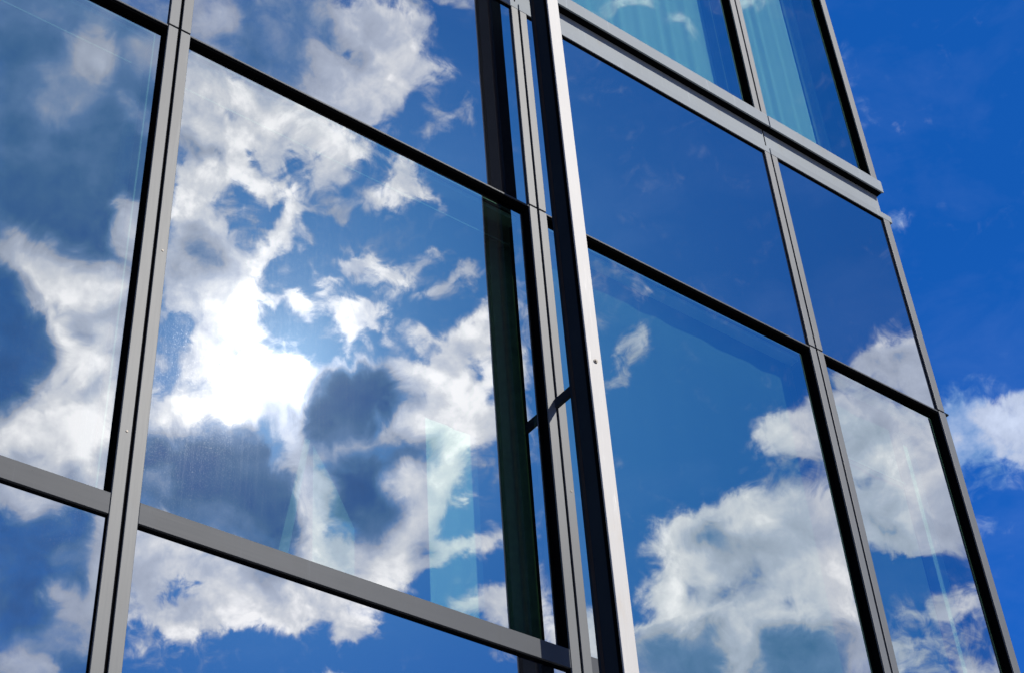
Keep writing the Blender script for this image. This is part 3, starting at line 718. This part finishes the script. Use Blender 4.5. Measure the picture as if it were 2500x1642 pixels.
# rails under the windows, joint strips above them, ledge over the spandrels
for i, (x0, x1) in enumerate(bays):
    part('transom', M['rail'], B, (x0 + .0004, x1 - .0004, 1.0006, CAPB + .001, ZB0, ZB1), bev=.0012)
    part('transom_backing', M['black'], B, (x0, x1, CAPB + .0012, 1.034, ZB0 - .0005, ZB1 + .0002))
    part('edge_strip', M['rail'], B, (x0 + .0004, x1 - .0004, 1.0012, CAPB, ZA - .0022, ZA - .0002))
    part('head_backing', M['black'], B, (x0, x1, CAPB + .0004, 1.034, ZA - .0032, ZA - .0003))
    r = i == 4
    l0, l1 = CX[i] + SM * .7, (1.5895 if r else CX[i + 1] - SM * .7)
    part('ledge_lip', M['ledge'], B, (l0, l1, 1.0, 1.006, ZL0, ZL1), bev=.0012)
    part('ledge_band', M['ledge'], B, (l0 - (.004 if i else 0), (1.5712 if r else l1 - .004), 1.0022, 1.009, ZL1 + .0003, ZF0 + .001), bev=.001)
    part('ledge_rail', M['ledge'], B, (l0, (1.5745 if r else l1), .9901, .9925, ZF0, ZF1), bev=.0012)
    part('ledge_soffit', M['black'], B, (l0, (1.5735 if r else l1), .9927, 1.004, ZF0 + .0012, ZF1 - .001))
part('corner_plate', M['dark_steel'], B, (END + .0002, 1.5898, 1.0, 1.02, ZA - .001, ZA + .001))

def pane(name, gmat, parent, b):
    o = part(name, gmat, parent, b); o.data.materials.append(M['clear'])
    k = [random.uniform(-.0022, .0022) for _ in range(3)]       # no two panes hang quite alike
    for v in o.data.vertices: v.co.y += k[0] * (1 if v.co.x > (b[0] + b[1]) / 2 * U else -1) + k[1] * (1 if v.co.z > (b[4] + b[5]) / 2 * U + EYE else -1)
    for p in o.data.polygons: p.material_index = 0 if p.normal.y < -.5 else 1     # the coating is on the outer face
    return o
def window(i, x0, x1, z0, z1, depth, gmat, backing=True):
    """a window recessed behind the caps: black reveal, pane, spacer bar"""
    W = part('window', M['black'], B,
             (x0 - .0006, x0 + .0008, CAPB + .0006, 1.03, z0, z1), (x1 - .0008, x1 + .0006, CAPB + .0006, 1.03, z0, z1),
             (x0 + .0009, x1 - .0009, CAPB + .0006, 1.03, z1 - .0012, z1), (x0 + .0009, x1 - .0009, CAPB + .0006, 1.03, z0, z0 + .0012))
    pane('glass_pane', gmat, W, (x0 + .001, x1 - .001, depth, depth + .0012, z0 + .0014, z1 - .0014))
    c = .0080 if depth > 1.006 else .0024; a = .0017
    part('casement', M['black'], W, (x0 + .0009, x1 - .0009, depth + .0014, 1.0298, z1 - c, z1 - .0013),
         (x1 - c, x1 - .0009, depth + .0014, 1.0298, z0 + .002, z1 - c - .0002))
    part('spacer_bar', M['spacer'], W, (x1 - c - a, x1 - c - .0002, depth + .0014, depth + .004, z0 + .002, z1 - c - .0002),
         (x0 + .0012, x1 - c - a - .0002, depth + .0014, depth + .004, z1 - c - a, z1 - c - .0002))
    return W
for i, (x0, x1) in enumerate(bays):
    window(i, x0, x1, ZB1 + .0004, ZA - .0034, GW, GL[i % 3])
    window(i, x0, x1, ZROW1, ZB0 - .0007, GR, GS[(i + 1) % 2])
    window(i, x0, x1, ZF1 - .0006, TOP - .02, GW, GL[(i + 2) % 3])
    part('spandrel_panel', GS[i % 2], B, (x0 + .0006, x1 - .0006, GSP, GSP + .003, ZA + .0004, ZL0 - .0026))
    part('spandrel_gasket', M['black'], B, (x0, x1, GSP + .0034, 1.034, ZA + .0006, ZF0), (x0, x1, CAPB - .0012, GSP + .003, ZL0 - .0024, ZL0 - .0002))
    part('plinth', M['rail'], B, (x0, x1, 1.001, 1.03, GZ, ZROW1 - .0008))
part('parapet', M['rail'], B, (MUL[0] - HW, END, .992, 1.04, TOP + .0006, TOP + .1), bev=.002)
# body of the building behind the curtain wall
DEEP = 2.9
for za, zb, mt in ((ZA + .06, ZF0 - .06, 'white_wall'), (TOP - .02, TOP + .05, 'white_wall'), (ZF0 - .0595, ZF0 - .03, 'carpet'), (.70, .7275, 'carpet'), (.728, .743, 'carpet')):
    part('floor_slab', M[mt], B, (MUL[0], END - .014, 1.036, DEEP, za, zb))
part('rear_wall', M['grey_wall'], B, (MUL[0], END - .014, DEEP + .001, DEEP + .05, GZ, TOP + .05))
part('side_wall', M['grey_wall'], B, (MUL[0] - .02, MUL[0] - .001, 1.036, DEEP, GZ, TOP + .05))
part('gable_wall', M['rail'], B, (END - .012, END - .004, 1.036, DEEP, GZ, TOP + .05))

# ------------------------------------------------------------------ post standing in front of the facade
PX0, PX1, PF, PBK = .8759, .8934, .9318, .9657
post = empty('steel_post', P(.8846, .95, GZ))
tag(post, 'tall dark steel post with pale scratched front cover standing before the glass facade', 'post')
part('post_edge', M['black'], post, (PX0 + .0003, PX1 - .0003, PF + .0024, PF + .0075, GZ, TOP + .25), bev=.0008)
part('post_body', M['dark_steel'], post, (PX0 + .0007, PX1 - .0007, PF + .0078, PBK - .0085, GZ, TOP + .25), (PX0 + .001, PX1 - .001, PBK - .0035, PBK, GZ, TOP + .25), bev=.001)
part('post_groove', M['bronze'], post, (PX0 + .0006, PX1 - .0006, PBK - .0083, PBK - .0062, GZ, TOP + .25), (PX0 + .0009, PX1 - .0009, PBK - .006, PBK - .0037, GZ, TOP + .25))
cv = part('cover_plate', M['cover'], post, (PX0, PX1, PF, PF + .0022, GZ, TOP + .25), bev=.0025)
def disc(bm, c, r, d, n=14):
    prism(bm, [Vector(c) + Vector((math.cos(2 * math.pi * i / n) * r, 0, math.sin(2 * math.pi * i / n) * r)) for i in range(n)], (0, -d, 0))
for z in (.1, 1.0617, 2.0):
    bm = bmesh.new(); disc(bm, P(.8850, PF, z) + Vector((0, -.0002, 0)), .011, .005); disc(bm, P(.8850, PF, z) + Vector((0, -.0052, 0)), .006, .004)
    obj('screw', bm, M['screw'], cv)

for z in (-.05, 1.0535, 2.2): part('bracket', M['dark_steel'], post, (.8852, .8892, PBK + .0003, .9996, z - .0055, z + .0055), bev=.001)
# ------------------------------------------------------------------ what shows through the glass
for i, (x0, x1) in enumerate(bays):
    part('blind_box', M['white_wall'], B, (x0 + .004, x1 - .004, 1.0165, 1.030, 1.3205, ZA - .0036))
    if i < 3: part('curtain_rail', M['dull_board'], B, (x0 + .002, x1 - .002, 1.0325, 1.0345, 1.2955, 1.2972))
part('column_and_sky_strip', M['white_wall'], B, (1.534, 1.556, 1.045, 1.06, .7435, 1.3165), bev=.002)  # pale upright added in place of the bright sky seen through the corner
part('column_and_sky_strip', M['white_wall'], B, (.409, .4215, 1.046, 1.06, .7435, 1.262), bev=.002)
part('column_and_sky_strip', M['white_wall'], B, (1.548, 1.5515, 1.046, 1.06, ZF0 - .029, TOP - .021), bev=.001)  # slim upright, likewise added for the strip of sky behind the top window
part('interior_rail', M['dull_board'], B, (1.39, 1.50, 1.0325, 1.0345, 1.208, 1.2105))

def cloth(name, x0, x1, z0, z1, y, amp, waves, material, n=120, hem=0.0):
    """hanging cloth in soft vertical folds, with thickness"""
    bm = bmesh.new(); rows = 7; g = []
    for f in (0, .0012):
        a = []
        for j in range(rows + 1):
            t = j / rows; r = []
            for i in range(n + 1):
                s = i / n; q = s * waves * 2 * math.pi
                yy = y + f + amp * (.75 + .25 * t) * (math.sin(q + .6 * math.sin(q * .37)) * .7 + .3 * math.sin(q * 1.7 + 1.1 + .4 * t))
                r.append(bm.verts.new(P(x0 + (x1 - x0) * s, yy, z0 + (z1 - z0) * t + hem * math.sin(q * .5))))
            a.append(r)
        g.append(a)
    for a in g:
        for j in range(rows):
            for i in range(n): bm.faces.new([a[j][i], a[j][i + 1], a[j + 1][i + 1], a[j + 1][i]])
    for j in range(rows):
        for k in (0, n): bm.faces.new([g[0][j][k], g[0][j + 1][k], g[1][j + 1][k], g[1][j][k]])
    for i in range(n):
        for k in (0, rows): bm.faces.new([g[0][k][i], g[0][k][i + 1], g[1][k][i + 1], g[1][k][i]])
    bmesh.ops.recalc_face_normals(bm, faces=bm.faces[:])
    for f in bm.faces: f.smooth = True
    c = P((x0 + x1) / 2, y, z0)
    return obj(name, bm, material, None, c)
tag(cloth('curtain', .853, .925, .7445, 1.316, 1.055, .006, 4.5, M['curtain']),
    'dark green grey curtain in folds behind the glass beside the post reflection', 'curtain', 'curtains seen through the glass')
tag(cloth('curtain', .760, .822, .7445, 1.018, 1.054, .0008, 2, M['soft_panel']),
    'short pale curtain panel hanging straight behind the large middle window', 'curtain', 'curtains seen through the glass')
tag(cloth('curtain', .912, 1.318, .7445, 1.334, 1.0385, .0010, 6, M['sheer']),
    'broad dim curtain behind the window right of the steel post', 'curtain', 'curtains seen through the glass')
tag(cloth('curtain', 1.358, 1.50, .7445, 1.334, 1.0385, .0010, 2, M['sheer']),
    'narrow dim curtain behind the window at the building corner', 'curtain', 'curtains seen through the glass')
zt = (ZF0 - .029, TOP - .022)
tag(cloth('curtain', .92, 1.308, *zt, 1.0445, .0024, 11, M['pale_fabric'], 200), 'pale curtain in soft folds behind the top window right of the post', 'curtain', 'curtains seen through the glass')
tag(cloth('curtain', 1.352, 1.5145, *zt, 1.0445, .0024, 5, M['pale_fabric'], 120), 'pale curtain in soft folds behind the top corner window', 'curtain', 'curtains seen through the glass')
tag(cloth('curtain', 1.317, 1.342, *zt, 1.052, .003, 2.5, M['grey_wall'], 60), 'narrow grey curtain edge beside the upright in the top window', 'curtain', 'curtains seen through the glass')
tag(cloth('curtain', 1.534, 1.5635, *zt, 1.052, .003, 2.2, M['grey_wall'], 60), 'narrow grey curtain edge at the building corner in the top window', 'curtain', 'curtains seen through the glass')
# leaning boards of a display stand in the middle window
Y0 = 1.10
def board(name, pts, material, label, cat, y=Y0, t=.03):
    bm = bmesh.new(); prism(bm, [P(x * y, y, z * y) for x, z in pts], (0, t, 0))
    c = P(sum(x for x, z in pts) / len(pts) * y, y, min(z for x, z in pts) * y)
    o = obj(name, bm, material, None, c); tag(o, label, cat); return o
board('leaning_pole', [(.5960, .8870), (.5905, .8870), (.5534, .6775), (.5655, .6775)], M['dull_board'], 'slim pale leaning pole seen dimly through the middle window', 'pole')
board('display_board', [(.5990, .8830), (.6210, .8500), (.6425, .8100), (.643, .6775), (.6025, .6775)], M['dull_board'],
      'pale board with a slanting top edge seen through the middle window', 'board')

for x, z in ((.4389, 1.0336), (.4256, .826), (.8963, .9472)):
    bm = bmesh.new(); disc(bm, P(x, 1.0, z) + Vector((0, -.0003, 0)), .0045, .002); obj('rivet', bm, M['screw'], B)
